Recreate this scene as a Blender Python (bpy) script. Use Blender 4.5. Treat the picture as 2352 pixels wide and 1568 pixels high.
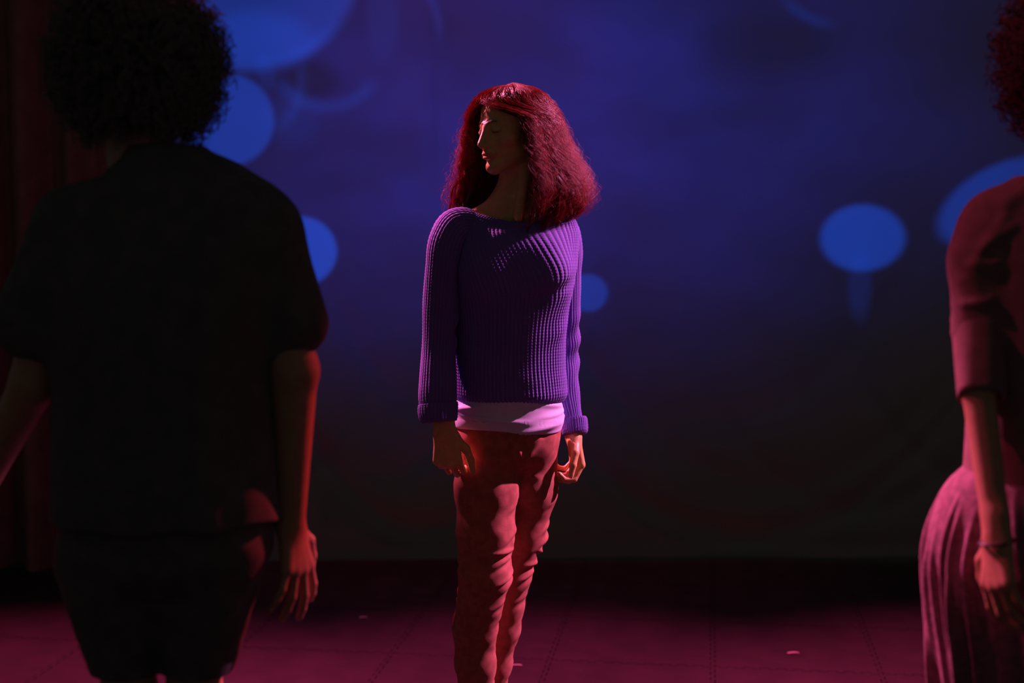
import bpy, math
import numpy as np
from mathutils import Vector, Matrix

for _o in list(bpy.data.objects):
    bpy.data.objects.remove(_o)
SC = bpy.context.scene
COL = SC.collection
RNG = np.random.default_rng(7)
PI = math.pi

# ---------------------------------------------------------------- camera
FPX = 3267.0                      # focal length in pixels of the 2352 px wide frame (50 mm)
CAM_H = 1.35
BACK_Y = 5.69
TILT = math.atan(264.0 / FPX)
cam_d = bpy.data.cameras.new('camera')
cam_d.sensor_width = 36.0
cam_d.lens = FPX * 36.0 / 2352.0
cam_d.clip_start = 0.05
cam_d.dof.use_dof = True
cam_d.dof.focus_distance = 3.36
cam_d.dof.aperture_fstop = 1.9
cam = bpy.data.objects.new('camera', cam_d)
COL.objects.link(cam)
cam.location = (0, 0, CAM_H)
cam.rotation_euler = (PI / 2 - TILT, 0, 0)
SC.camera = cam

# ---------------------------------------------------------------- view and ambient light
SC.view_settings.view_transform = 'Standard'
SC.view_settings.look = 'None'
SC.view_settings.exposure = 0.0
SC.view_settings.gamma = 1.0
SC.view_settings.use_curve_mapping = False
world = bpy.data.worlds.new('dark_hall')
SC.world = world
world.use_nodes = True
_bg = world.node_tree.nodes['Background']
_bg.inputs['Color'].default_value = (1.0, 0.92, 0.90, 1)
_bg.inputs['Strength'].default_value = 0.029


def W(px, py, Y):
    """Point on the upright plane y = Y that the photograph shows at pixel (px, py)."""
    xc = (px - 1176.0) / FPX
    yc = -(py - 784.0) / FPX
    d = np.array([xc, yc * math.sin(TILT) + math.cos(TILT), yc * math.cos(TILT) - math.sin(TILT)])
    return np.array([0, 0, CAM_H]) + d * (Y / d[1])


def spot(name, loc, target, colour, watts, angle, blend, radius):
    l = bpy.data.lights.new(name, 'SPOT')
    l.color = colour
    l.energy = watts
    l.spot_size = math.radians(angle)
    l.spot_blend = blend
    l.shadow_soft_size = radius
    o = bpy.data.objects.new(name, l)
    COL.objects.link(o)
    o.location = loc
    o.rotation_euler = (Vector(target) - Vector(loc)).to_track_quat('-Z', 'Y').to_euler()
    return o


# stage lamps: one from the right wing, one from behind on the left, one crossing to the right-hand performer
spot('stage_lamp_right', (3.6, 4.36, 3.55), (0.08, 3.42, 0.98), (1.0, 0.24, 0.58), 2750, 19.5, 0.35, 0.05)
spot('stage_lamp_left_back', (-2.15, 5.35, 3.7), (0.0, 3.4, 1.40), (1.0, 0.17, 0.40), 3500, 18, 0.6, 0.05)
spot('stage_lamp_left', (-3.4, 3.4, 4.6), (0.98, 2.42, 0.95), (1.0, 0.10, 0.24), 410, 17, 0.6, 0.06)
spot('stage_lamp_red', (2.75, 4.95, 3.3), (-0.33, 2.40, 0.74), (1.0, 0.05, 0.08), 1250, 9.5, 0.6, 0.06)

spot('backdrop_spill_fill', (-0.6, 4.75, 4.3), (0.0, BACK_Y, 0.1), (1.0, 0.10, 0.20), 95, 44, 1.0, 0.05)  # added red fill standing in for stray spill, grazing the cloth's folds
# a row of floor washes hung in front of the backdrop
for _x in (-1.5, 0.0, 1.5):
    spot('floor_wash_lamp', (_x, 5.25, 4.3), (_x + 0.05, 3.75, 0.0), (1.0, 0.06, 0.24), 1250, 35, 1.0, 0.05)

# ---------------------------------------------------------------- rear projector (light with a procedural slide)
PROJ = np.array([0.0, 10.0, 1.75])
pj = spot('rear_projector', PROJ, (0, BACK_Y, 1.75), (1, 1, 1), 1.0, 62, 0.1, 0.002)
pj.rotation_euler = (-PI / 2, 0, 0)
pl = pj.data
pl.use_nodes = True
nt = pl.node_tree
for n in list(nt.nodes):
    nt.nodes.remove(n)


def N(t, typ, **kw):
    n = t.nodes.new(typ)
    for k, v in kw.items():
        setattr(n, k, v)
    return n


def mth(t, op, a, b=None, c=None, clamp=False):
    n = t.nodes.new('ShaderNodeMath')
    n.operation = op
    n.use_clamp = clamp
    for i, v in enumerate((a, b, c)):
        if v is None:
            continue
        if hasattr(v, 'links'):
            t.links.new(v, n.inputs[i])
        else:
            n.inputs[i].default_value = float(v)
    return n.outputs[0]


def mapr(t, v, a, b, c=0.0, d=1.0):
    n = t.nodes.new('ShaderNodeMapRange')
    n.interpolation_type = 'SMOOTHSTEP'
    t.links.new(v, n.inputs[0])
    for i, q in enumerate((a, b, c, d)):
        n.inputs[i + 1].default_value = q
    return n.outputs[0]


_tc = N(nt, 'ShaderNodeTexCoord')
_sp = N(nt, 'ShaderNodeSeparateXYZ')
nt.links.new(_tc.outputs['Normal'], _sp.inputs[0])
_th = PROJ[1] - BACK_Y
_az = mth(nt, 'ABSOLUTE', _sp.outputs[2])
GX = mth(nt, 'MULTIPLY', mth(nt, 'DIVIDE', _sp.outputs[0], _az), _th)                       # metres on the cloth
GZ = mth(nt, 'ADD', mth(nt, 'MULTIPLY', mth(nt, 'DIVIDE', _sp.outputs[1], _az), -_th), PROJ[2])
PXM = FPX / (W(1176, 500, BACK_Y)[1] / math.cos(TILT))                                       # pixels per metre there


def gob_local(px, py, ang):
    c = W(px, py, BACK_Y)
    dx = mth(nt, 'SUBTRACT', GX, c[0])
    dz = mth(nt, 'SUBTRACT', GZ, c[2])
    ca, sa = math.cos(math.radians(ang)), math.sin(math.radians(ang))
    u = mth(nt, 'ADD', mth(nt, 'MULTIPLY', dx, ca), mth(nt, 'MULTIPLY', dz, sa))
    v = mth(nt, 'SUBTRACT', mth(nt, 'MULTIPLY', dz, ca), mth(nt, 'MULTIPLY', dx, sa))
    return u, v


def gob_ellipse(px, py, rx, ry, soft=0.16, ang=0.0):
    u, v = gob_local(px, py, ang)
    a = mth(nt, 'MULTIPLY', u, PXM / rx)
    b = mth(nt, 'MULTIPLY', v, PXM / ry)
    r = mth(nt, 'SQRT', mth(nt, 'ADD', mth(nt, 'MULTIPLY', a, a), mth(nt, 'MULTIPLY', b, b)))
    return mapr(nt, r, 1 + soft * 0.5, 1 - soft * 0.5)


def gob_arc(px, py, rx, ry, width, a0, a1, fade=25.0, ang=0.0):
    """A soft stroke along an ellipse, between two angles (degrees, 0 = right, 90 = up)."""
    u, v = gob_local(px, py, ang)
    a = mth(nt, 'MULTIPLY', u, PXM / rx)
    b = mth(nt, 'MULTIPLY', v, PXM / ry)
    r = mth(nt, 'SQRT', mth(nt, 'ADD', mth(nt, 'MULTIPLY', a, a), mth(nt, 'MULTIPLY', b, b)))
    e = mth(nt, 'ABSOLUTE', mth(nt, 'SUBTRACT', r, 1.0))
    line = mapr(nt, e, width / min(rx, ry), 0.0)
    mid = math.radians((a0 + a1) / 2)
    half = math.radians(abs(a1 - a0) / 2)
    t = mth(nt, 'ARCTAN2', b, a)
    dlt = mth(nt, 'ABSOLUTE', mth(nt, 'WRAP', mth(nt, 'SUBTRACT', t, mid), PI, -PI))
    return mth(nt, 'MULTIPLY', line, mapr(nt, dlt, half, half - math.radians(fade)))


def gsum(items):
    acc = None
    for s, k in items:
        v = mth(nt, 'MULTIPLY', s, k)
        acc = v if acc is None else mth(nt, 'ADD', acc, v)
    return acc


# soft blue wash of the film: broad lobes that die out towards the lower half
wash = gsum([
    (gob_ellipse(1180, 60, 860, 640, 1.5), 0.85),
    (gob_ellipse(1640, 330, 620, 300, 1.5), 0.34),
    (gob_ellipse(960, 380, 330, 300, 1.6), 0.36),
    (gob_ellipse(1330, 250, 180, 420, 1.6), 0.22),
    (gob_ellipse(840, 420, 420, 330, 1.7), 0.12),
])
_nz = N(nt, 'ShaderNodeTexNoise')
_cb = N(nt, 'ShaderNodeCombineXYZ')
nt.links.new(GX, _cb.inputs[0])
nt.links.new(mth(nt, 'MULTIPLY', GZ, 1.6), _cb.inputs[1])
nt.links.new(_cb.outputs[0], _nz.inputs['Vector'])
_nz.inputs['Scale'].default_value = 1.7
_nz.inputs['Detail'].default_value = 2.0
wash = mth(nt, 'MULTIPLY', wash, mapr(nt, _nz.outputs[0], 0.25, 0.75, 0.7, 1.25))
dark = gob_ellipse(1790, 110, 150, 70, 1.5)
wash = mth(nt, 'MULTIPLY', wash, mth(nt, 'SUBTRACT', 1.0, mth(nt, 'MULTIPLY', dark, 0.55)))
dark2 = gob_ellipse(715, 185, 60, 42, 0.9)
wash = mth(nt, 'MULTIPLY', wash, mth(nt, 'SUBTRACT', 1.0, mth(nt, 'MULTIPLY', dark2, 0.45)))
bell = gob_ellipse(560, -70, 258, 222, 0.16)
shapes = gsum([
    (bell, 1.7),
    (gob_ellipse(590, 95, 120, 66, 0.7), 1.0),
    (gob_arc(560, -70, 252, 214, 26, -80, -28), 0.9),
    (gob_ellipse(528, 276, 99, 102, 0.20), 2.4),
    (gob_ellipse(690, 577, 83, 79, 0.20), 3.4),
    (gob_ellipse(1350, 672, 45, 42, 0.36), 1.8),
    (gob_ellipse(1980, 546, 97, 75, 0.30), 2.9),
    (gob_ellipse(1973, 655, 26, 75, 0.9), 0.5),
    (gob_ellipse(2310, 462, 165, 84, 0.30, 24), 2.2),
    (gob_arc(750, 130, 122, 112, 26, -160, -20), 0.75),
    (gob_arc(560, 170, 130, 150, 22, -65, 20), 0.55),
    (gob_ellipse(672, 275, 60, 55, 1.3), 0.45),
    (gob_ellipse(610, 165, 18, 40, 0.9, 10), 0.5),
    (gob_ellipse(880, 40, 34, 90, 0.9), 0.42),
    (gob_arc(860, 70, 145, 150, 18, -15, 60), 0.62),
    (gob_arc(1930, -110, 165, 160, 22, -150, -85), 0.62),
])
BR = N(nt, 'ShaderNodeMix', data_type='RGBA')
BR.inputs[6].default_value = (0.055, 0.062, 1.0, 1)      # indigo wash
BR.inputs[7].default_value = (0.004, 0.11, 1.0, 1)     # clearer blue in the shapes
total = mth(nt, 'ADD', wash, shapes)
nt.links.new(mth(nt, 'DIVIDE', shapes, mth(nt, 'ADD', total, 0.001), clamp=True), BR.inputs[0])
_em = N(nt, 'ShaderNodeEmission')
_out = N(nt, 'ShaderNodeOutputLight')
nt.links.new(BR.outputs[2], _em.inputs[0])
nt.links.new(mth(nt, 'MULTIPLY', total, 1.0), _em.inputs[1])
nt.links.new(_em.outputs[0], _out.inputs[0])
pl.energy = 290

# ================================================================ materials
MATS = {}


def material(name, colour, rough=0.8, spec=0.5, noise=0.0, nscale=40.0, bump=0.0, bscale=300.0, sheen=0.0,
             translucent=0.0, colour2=None, weave=0.0, sss=0.0, tcol=None, aniso=None):
    m = bpy.data.materials.new(name)
    m.use_nodes = True
    t = m.node_tree
    b = t.nodes['Principled BSDF']
    b.inputs['Roughness'].default_value = rough
    b.inputs['Specular IOR Level'].default_value = spec
    b.inputs['Base Color'].default_value = (*colour, 1)
    if sheen:
        b.inputs['Sheen Weight'].default_value = sheen
        b.inputs['Sheen Roughness'].default_value = 0.5
    if sss:
        b.inputs['Subsurface Weight'].default_value = sss
        b.inputs['Subsurface Radius'].default_value = (0.012, 0.004, 0.002)
        b.inputs['Subsurface Scale'].default_value = 0.6
    tc = N(t, 'ShaderNodeTexCoord')
    if noise or colour2:
        nz = N(t, 'ShaderNodeTexNoise')
        nz.inputs['Scale'].default_value = nscale
        nz.inputs['Detail'].default_value = 5
        t.links.new(tc.outputs['Object'], nz.inputs['Vector'])
        mx = N(t, 'ShaderNodeMix', data_type='RGBA')
        c2 = colour2 or tuple(c * (1 - noise) for c in colour)
        mx.inputs[6].default_value = (*colour, 1)
        mx.inputs[7].default_value = (*c2, 1)
        t.links.new(mapr(t, nz.outputs[0], 0.35, 0.65), mx.inputs[0])
        t.links.new(mx.outputs[2], b.inputs['Base Color'])
    if bump:
        nz2 = N(t, 'ShaderNodeTexNoise')
        nz2.inputs['Scale'].default_value = bscale
        nz2.inputs['Detail'].default_value = 3
        t.links.new(tc.outputs['Object'], nz2.inputs['Vector'])
        h = nz2.outputs[0]
        if weave:
            wv = N(t, 'ShaderNodeTexWave')
            wv.inputs['Scale'].default_value = weave
            wv.inputs['Distortion'].default_value = 1.0
            wv.bands_direction = 'DIAGONAL'
            t.links.new(tc.outputs['Object'], wv.inputs['Vector'])
            h = mth(t, 'ADD', h, mth(t, 'MULTIPLY', wv.outputs[1], 0.5))
        bp = N(t, 'ShaderNodeBump')
        bp.inputs['Strength'].default_value = bump
        bp.inputs['Distance'].default_value = 0.002
        t.links.new(h, bp.inputs['Height'])
        t.links.new(bp.outputs[0], b.inputs['Normal'])
    if translucent:
        tr = N(t, 'ShaderNodeBsdfTranslucent')
        tr.inputs[0].default_value = (*(tcol or colour), 1)
        ms = N(t, 'ShaderNodeMixShader')
        ms.inputs[0].default_value = translucent
        t.links.new(b.outputs[0], ms.inputs[1])
        t.links.new(tr.outputs[0], ms.inputs[2])
        t.links.new(ms.outputs[0], t.nodes['Material Output'].inputs[0])
    MATS[name] = m
    return m


material('foam_mat', (0.024, 0.0145, 0.0165), 0.62, 0.5, noise=0.45, nscale=9, bump=0.35, bscale=160)
material('mat_edge', (0.02, 0.016, 0.018), 0.9, 0.2)
material('subfloor', (0.02, 0.018, 0.018), 0.9, 0.2)
material('backdrop_cloth', (0.15, 0.070, 0.075), 0.9, 0.1, noise=0.15, nscale=6, bump=0.12, bscale=420, translucent=0.5,
         tcol=(0.5, 0.5, 0.5))
material('curtain_cloth', (0.26, 0.14, 0.12), 0.95, 0.1, noise=0.2, nscale=12, bump=0.15, bscale=300)
material('paper', (0.75, 0.7, 0.68), 0.7, 0.3)
material('skin', (0.66, 0.42, 0.16), 0.42, 0.5, noise=0.12, nscale=60, bump=0.12, bscale=420)
material('skin_brown', (0.36, 0.19, 0.11), 0.45, 0.5, noise=0.12, nscale=60, bump=0.12, bscale=420)
material('nail', (0.72, 0.5, 0.32), 0.25, 0.6)
material('hair_brown', (0.26, 0.033, 0.022), 0.42, 0.40, noise=0.5, nscale=70, translucent=0.30, tcol=(0.6, 0.07, 0.06))
material('hair_core', (0.07, 0.016, 0.012), 0.7, 0.3)  # darker than the strands: shade between the locks put into the colour
material('hair_black', (0.16, 0.14, 0.13), 0.6, 0.4)
material('hair_dark_red', (0.10, 0.03, 0.02), 0.5, 0.4, translucent=0.15, tcol=(0.2, 0.05, 0.03))
material('purple_knit', (0.175, 0.125, 0.47), 0.9, 0.15, noise=0.2, nscale=500, bump=0.25, bscale=900, sheen=0.1)
material('lavender_jersey', (0.62, 0.62, 0.82), 0.85, 0.2, noise=0.06, nscale=60, bump=0.1, bscale=700)
material('rust_twill', (0.40, 0.14, 0.10), 0.85, 0.25, noise=0.22, nscale=55, bump=0.2, bscale=700)
material('shoe_black', (0.03, 0.03, 0.03), 0.6, 0.4)
material('sole_white', (0.5, 0.5, 0.5), 0.7, 0.3)
material('black_jersey', (0.10, 0.095, 0.095), 0.9, 0.3, noise=0.2, nscale=30, bump=0.15, bscale=500)
material('charcoal_cotton', (0.11, 0.10, 0.105), 0.9, 0.3, noise=0.25, nscale=30, bump=0.2, bscale=500)
material('wine_jersey', (0.20, 0.10, 0.10), 0.85, 0.3, noise=0.2, nscale=40, bump=0.15, bscale=500)
material('wine_linen', (0.24, 0.11, 0.15), 0.85, 0.3, noise=0.35, nscale=70, bump=0.25, bscale=400, weave=120)
material('bracelet', (0.02, 0.02, 0.02), 0.4, 0.5)


for _n in ('skin', 'skin_brown'):
    _t = MATS[_n].node_tree
    _p = _t.nodes['Principled BSDF'].inputs['Base Color']
    _at = N(_t, 'ShaderNodeVertexColor', layer_name='tint')
    _mx = N(_t, 'ShaderNodeMix', data_type='RGBA', blend_type='MULTIPLY')
    _mx.inputs[0].default_value = 1.0
    _t.links.new(_p.links[0].from_socket, _mx.inputs[6])
    _t.links.new(_at.outputs[0], _mx.inputs[7])
    _t.links.new(_mx.outputs[2], _p)


# ================================================================ mesh helpers
def mesh_obj(name, v, f, mats, parent=None, smooth=True, mat_idx=None):
    """v (n,3); f an (m,3) or (m,4) array, or a list of such / of index lists."""
    me = bpy.data.meshes.new(name)
    v = np.asarray(v, dtype=np.float32)
    if isinstance(f, np.ndarray):
        f = [f]
    if len(f) and isinstance(f[0], np.ndarray):
        loops = np.concatenate([q.ravel() for q in f]).astype(np.int32)
        sizes = np.concatenate([np.full(len(q), q.shape[1], np.int32) for q in f])
        starts = np.concatenate([[0], np.cumsum(sizes)[:-1]]).astype(np.int32)
        me.vertices.add(len(v))
        me.vertices.foreach_set('co', v.ravel())
        me.loops.add(len(loops))
        me.loops.foreach_set('vertex_index', loops)
        me.polygons.add(len(sizes))
        me.polygons.foreach_set('loop_start', starts)
        me.update(calc_edges=True)
        me.validate()
    else:
        me.from_pydata([tuple(map(float, p)) for p in v], [], f)
    if isinstance(mats, str):
        mats = [mats]
    for m in mats:
        me.materials.append(MATS[m])
    if smooth:
        me.polygons.foreach_set('use_smooth', np.ones(len(me.polygons), bool))
    if mat_idx is not None:
        me.polygons.foreach_set('material_index', np.asarray(mat_idx, np.int32))
    me.update()
    o = bpy.data.objects.new(name, me)
    COL.objects.link(o)
    if parent is not None:
        o.parent = parent
        w = Vector((0, 0, 0))                     # meshes are written in world coordinates
        q = parent
        while q is not None:
            w += q.location
            q = q.parent
        o.location = -w
    return o


def tag(o, label, cat, group=None, kind=None):
    if label:
        o['label'] = label
    if cat:
        o['category'] = cat
    if group:
        o['group'] = group
    if kind:
        o['kind'] = kind
    return o


def empty(name, loc):
    o = bpy.data.objects.new(name, None)
    COL.objects.link(o)
    o.location = tuple(map(float, loc))
    o.empty_display_size = 0.2
    return o


def grid_faces(nr, nc, wrap):
    i = np.arange(nr - 1)[:, None]
    j = np.arange(nc if wrap else nc - 1)[None, :]
    a = i * nc + j
    b = i * nc + (j + 1) % nc
    return np.stack([a, b, b + nc, a + nc], -1).reshape(-1, 4)


def spline(t, keys, vals):
    """Catmull-Rom style (monotone-ish cubic Hermite) interpolation of rows of vals at keys."""
    keys = np.asarray(keys, float)
    vals = np.asarray(vals, float)
    if vals.ndim == 1:
        return spline(t, keys, vals[:, None])[..., 0]
    m = np.zeros_like(vals)
    d = (vals[1:] - vals[:-1]) / (keys[1:] - keys[:-1])[:, None]
    m[1:-1] = 0.5 * (d[1:] + d[:-1])
    m[0], m[-1] = d[0], d[-1]
    t = np.clip(np.asarray(t, float), keys[0], keys[-1])
    k = np.clip(np.searchsorted(keys, t, side='right') - 1, 0, len(keys) - 2)
    h = (keys[k + 1] - keys[k])
    s = ((t - keys[k]) / h)[..., None]
    h = h[..., None]
    return ((2 * s**3 - 3 * s**2 + 1) * vals[k] + (s**3 - 2 * s**2 + s) * h * m[k]
            + (-2 * s**3 + 3 * s**2) * vals[k + 1] + (s**3 - s**2) * h * m[k + 1])


def vnormals(v, f):
    n = np.zeros_like(v)
    a, b, c, d = (v[f[:, i]] for i in range(4))
    fn = np.cross(c - a, d - b)
    for i in range(4):
        for k in range(3):
            n[:, k] += np.bincount(f[:, i], fn[:, k], len(v))
    return n / (np.linalg.norm(n, axis=1, keepdims=True) + 1e-12)


def unit(a):
    a = np.asarray(a, float)
    return a / (np.linalg.norm(a, axis=-1, keepdims=True) + 1e-12)


def sstep(x, a, b):
    t = np.clip((x - a) / (b - a), 0, 1)
    return t * t * (3 - 2 * t)


# ---------------------------------------------------------------- signed-distance modelling
class Field:
    def __init__(self, lo, hi, h):
        self.lo = np.asarray(lo, float)
        self.h = h
        self.n = np.ceil((np.asarray(hi, float) - self.lo) / h).astype(int) + 1
        self.F = np.full(self.n, 0.06, np.float32)
        self.ax = [self.lo[i] + h * np.arange(self.n[i]) for i in range(3)]

    def _box(self, lo, hi):
        a = np.clip(np.floor((np.asarray(lo) - self.lo) / self.h).astype(int), 0, self.n)
        b = np.clip(np.ceil((np.asarray(hi) - self.lo) / self.h).astype(int) + 1, 0, self.n)
        if np.any(b <= a):
            return None
        sl = tuple(slice(a[i], b[i]) for i in range(3))
        X, Y, Z = np.meshgrid(*[self.ax[i][sl[i]] for i in range(3)], indexing='ij')
        return sl, np.stack([X, Y, Z], -1)

    def _mix(self, sl, d, k, op):
        f = self.F[sl]
        d = d.astype(np.float32)
        if op == 'add':
            r = np.minimum(f, d)
            if k > 0:
                hh = np.maximum(k - np.abs(f - d), 0) / k
                r = r - hh * hh * k * 0.25
        else:
            r = np.maximum(f, -d)
            if k > 0:
                hh = np.maximum(k - np.abs(f + d), 0) / k
                r = r + hh * hh * k * 0.25
        self.F[sl] = r

    def cone(self, a, b, ra, rb, k=0.01, squash=None, op='add'):
        a, b = np.asarray(a, float), np.asarray(b, float)
        r = max(ra, rb) + k + 0.012
        bx = self._box(np.minimum(a, b) - r, np.maximum(a, b) + r)
        if bx is None:
            return
        sl, P = bx
        pa = P - a
        ba = b - a
        fac = 1.0
        if squash is not None:                      # (axis, factor<1): thinner along that axis
            ax, s = unit(squash[0]), squash[1]
            pa = pa + (1 / s - 1) * (pa @ ax)[..., None] * ax
            ba = ba + (1 / s - 1) * (ba @ ax) * ax
            fac = s
        t = np.clip((pa @ ba) / (ba @ ba + 1e-12), 0, 1)
        d = np.linalg.norm(pa - t[..., None] * ba, axis=-1) - (ra + (rb - ra) * t)
        self._mix(sl, d * (fac if squash is not None else 1.0), k, op)

    def chain(self, pts, rad, k=0.012, squash=None):
        for i in range(len(pts) - 1):
            self.cone(pts[i], pts[i + 1], rad[i], rad[i + 1], k, squash)

    def ell(self, c, r, M=None, k=0.01, op='add'):
        """ellipsoid; M maps local to world (4x4) and c is then local"""
        c, r = np.asarray(c, float), np.asarray(r, float)
        R = np.eye(3)
        if M is not None:
            R = M[:3, :3]
            c = R @ c + M[:3, 3]
        e = np.abs(R) @ r + k + 0.012
        bx = self._box(c - e, c + e)
        if bx is None:
            return
        sl, P = bx
        q = (P - c) @ R
        k0 = np.linalg.norm(q / r, axis=-1)
        k1 = np.linalg.norm(q / (r * r), axis=-1) + 1e-9
        self._mix(sl, k0 * (k0 - 1) / k1, k, op)

    def zloft(self, z, par, yaw=0.0, k=0.02, op='add', power=2.0):
        """stack of ellipses: par rows are cx, cy, a, b at heights z (ascending)"""
        z = np.asarray(z, float)
        par = np.asarray(par, float)
        m = par[:, 2:4].max() + 0.04
        lo = [par[:, 0].min() - m, par[:, 1].min() - m, z[0] - 0.03]
        hi = [par[:, 0].max() + m, par[:, 1].max() + m, z[-1] + 0.03]
        bx = self._box(lo, hi)
        if bx is None:
            return
        sl, P = bx
        zz = P[0, 0, :, 2]
        q = spline(zz, z, par)
        x, y = P[..., 0] - q[:, 0], P[..., 1] - q[:, 1]
        c, s = math.cos(yaw), math.sin(yaw)
        u, v = x * c + y * s, -x * s + y * c
        a, b = q[:, 2], q[:, 3]
        r = (np.abs(u / a) ** power + np.abs(v / b) ** power) ** (1 / power)
        d = (r - 1) * np.minimum(a, b)
        dz = np.maximum(z[0] - zz, zz - z[-1])
        self._mix(sl, np.maximum(d, dz[None, None, :]), k, op)

    def mesh(self):
        F = self.F
        S = F < 0
        n0, n1, n2 = F.shape
        any_ = np.zeros((n0 - 1, n1 - 1, n2 - 1), bool)
        all_ = np.ones_like(any_)
        for i in (0, 1):
            for j in (0, 1):
                for k in (0, 1):
                    s = S[i:n0 - 1 + i, j:n1 - 1 + j, k:n2 - 1 + k]
                    any_ |= s
                    all_ &= s
        act = any_ & ~all_
        I, J, K = np.nonzero(act)
        idx = np.full(act.shape, -1, np.int32)
        idx[I, J, K] = np.arange(len(I))
        acc = np.zeros((len(I), 3))
        cnt = np.zeros(len(I))
        for ax in range(3):
            o1, o2 = [q for q in range(3) if q != ax]
            for p in (0, 1):
                for q in (0, 1):
                    off = np.zeros(3, int)
                    off[o1], off[o2] = p, q
                    a = F[I + off[0], J + off[1], K + off[2]]
                    off2 = off.copy()
                    off2[ax] = 1
                    b = F[I + off2[0], J + off2[1], K + off2[2]]
                    cr = (a < 0) != (b < 0)
                    t = np.where(cr, a / np.where(cr, a - b, 1), 0)
                    pos = np.repeat(off[None].astype(float), len(I), 0)
                    pos[:, ax] = t
                    acc += pos * cr[:, None]
                    cnt += cr
        V = (np.stack([I, J, K], 1) + acc / cnt[:, None]) * self.h + self.lo
        Q = []
        for ax in range(3):
            o1, o2 = (ax + 1) % 3, (ax + 2) % 3
            sl0 = [slice(None)] * 3
            sl1 = [slice(None)] * 3
            sl0[ax], sl1[ax] = slice(0, -1), slice(1, None)
            ch = S[tuple(sl0)] != S[tuple(sl1)]
            E = np.stack(np.nonzero(ch), 1)
            ok = (E[:, o1] > 0) & (E[:, o2] > 0) & (E[:, o1] < F.shape[o1] - 1) & (E[:, o2] < F.shape[o2] - 1)
            E = E[ok]
            pos = S[tuple(E.T)]

            def cell(d1, d2):
                e = E.copy()
                e[:, o1] += d1
                e[:, o2] += d2
                return idx[tuple(e.T)]
            q = np.stack([cell(-1, -1), cell(0, -1), cell(0, 0), cell(-1, 0)], 1)
            q[~pos] = q[~pos][:, ::-1]
            Q.append(q)
        return V, np.concatenate(Q).astype(np.int32)


def smooth_mesh(V, Q, it=2, lam=0.5):
    e = np.concatenate([Q[:, [0, 1]], Q[:, [1, 2]], Q[:, [2, 3]], Q[:, [3, 0]]])
    n = len(V)
    deg = np.bincount(e[:, 0], minlength=n) + np.bincount(e[:, 1], minlength=n)
    for _ in range(it):
        W_ = np.zeros_like(V)
        for k in range(3):
            W_[:, k] = np.bincount(e[:, 0], V[e[:, 1], k], n) + np.bincount(e[:, 1], V[e[:, 0], k], n)
        V = V + lam * (W_ / deg[:, None] - V)
    return V


def frame(loc, yaw, pitch=0.0, roll=0.0, s=1.0):
    """head frame: local -y is the face; yaw turns it about z (positive = towards +x seen from above, left-handed turn)"""
    M = Matrix.Translation(Vector(loc)) @ Matrix.Rotation(yaw, 4, 'Z') @ Matrix.Rotation(pitch, 4, 'X') @ Matrix.Rotation(roll, 4, 'Y')
    A = np.array(M)
    return A, s


class Scaled:
    def __init__(self, F, s):
        self.F, self.s = F, s

    def ell(self, c, r, M, k, op='add'):
        self.F.ell(np.asarray(c, float) * self.s, np.asarray(r, float) * self.s, M, k * self.s, op)

    def cone(self, a, b, ra, rb, k):
        self.F.cone(a, b, ra * self.s, rb * self.s, k * self.s)


def add_head(F, M, s=1.0):
    L = lambda p: (M[:3, :3] @ (np.asarray(p, float) * s) + M[:3, 3])
    F = Scaled(F, s)
    F.ell((0, .020, .030), (.072, .093, .084), M, .01)
    F.ell((0, -.040, .034), (.058, .046, .056), M, .03)
    F.ell((0, -.036, -.030), (.056, .052, .062), M, .03)
    for g in (-1, 1):
        F.cone(L((g * .049, .006, -.052)), L((g * .012, -.070, -.094)), .014, .013, .03)
        F.ell((g * .041, -.056, -.024), (.021, .022, .018), M, .02)
    F.ell((0, -.078, -.094), (.020, .014, .014), M, .018)
    for g in (-1, 1):
        F.cone(L((g * .040, -.072, .016)), L((g * .010, -.085, .014)), .009, .008, .012)
        F.ell((g * .031, -.098, -.004), (.016, .016, .011), M, .012, 'sub')
        F.ell((g * .031, -.0765, -.004), (.0125, .0125, .0125), M, .002)
        F.cone(L((g * .043, -.080, -.001)), L((g * .021, -.087, .0035)), .0038, .0038, .004)
    F.cone(L((0, -.089, .010)), L((0, -.112, -.034)), .0072, .0088, .010)
    F.cone(L((0, -.108, -.036)), L((0, -.088, -.045)), .0085, .010, .006)
    for g in (-1, 1):
        F.ell((g * .0080, -.099, -.0415), (.0060, .0095, .0055), M, .010)
        F.cone(L((g * .004, -.086, .004)), L((g * .009, -.090, -.036)), .0050, .0060, .014)
        F.ell((g * .0065, -.103, -.0475), (.0032, .005, .0035), M, .002, 'sub')
    F.ell((0, -.0865, -.060), (.026, .012, .014), M, .010)
    F.ell((0, -.0955, -.0585), (.020, .0080, .0048), M, .004)
    F.ell((0, -.0945, -.0690), (.018, .0085, .0056), M, .004)
    F.ell((0, -.106, -.0636), (.023, .0090, .0011), M, .002, 'sub')
    for g in (-1, 1):
        F.ell((g * .073, .014, -.010), (.0065, .0175, .030), M, .006)
        F.ell((g * .081, .012, -.006), (.006, .010, .019), M, .004, 'sub')


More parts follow.
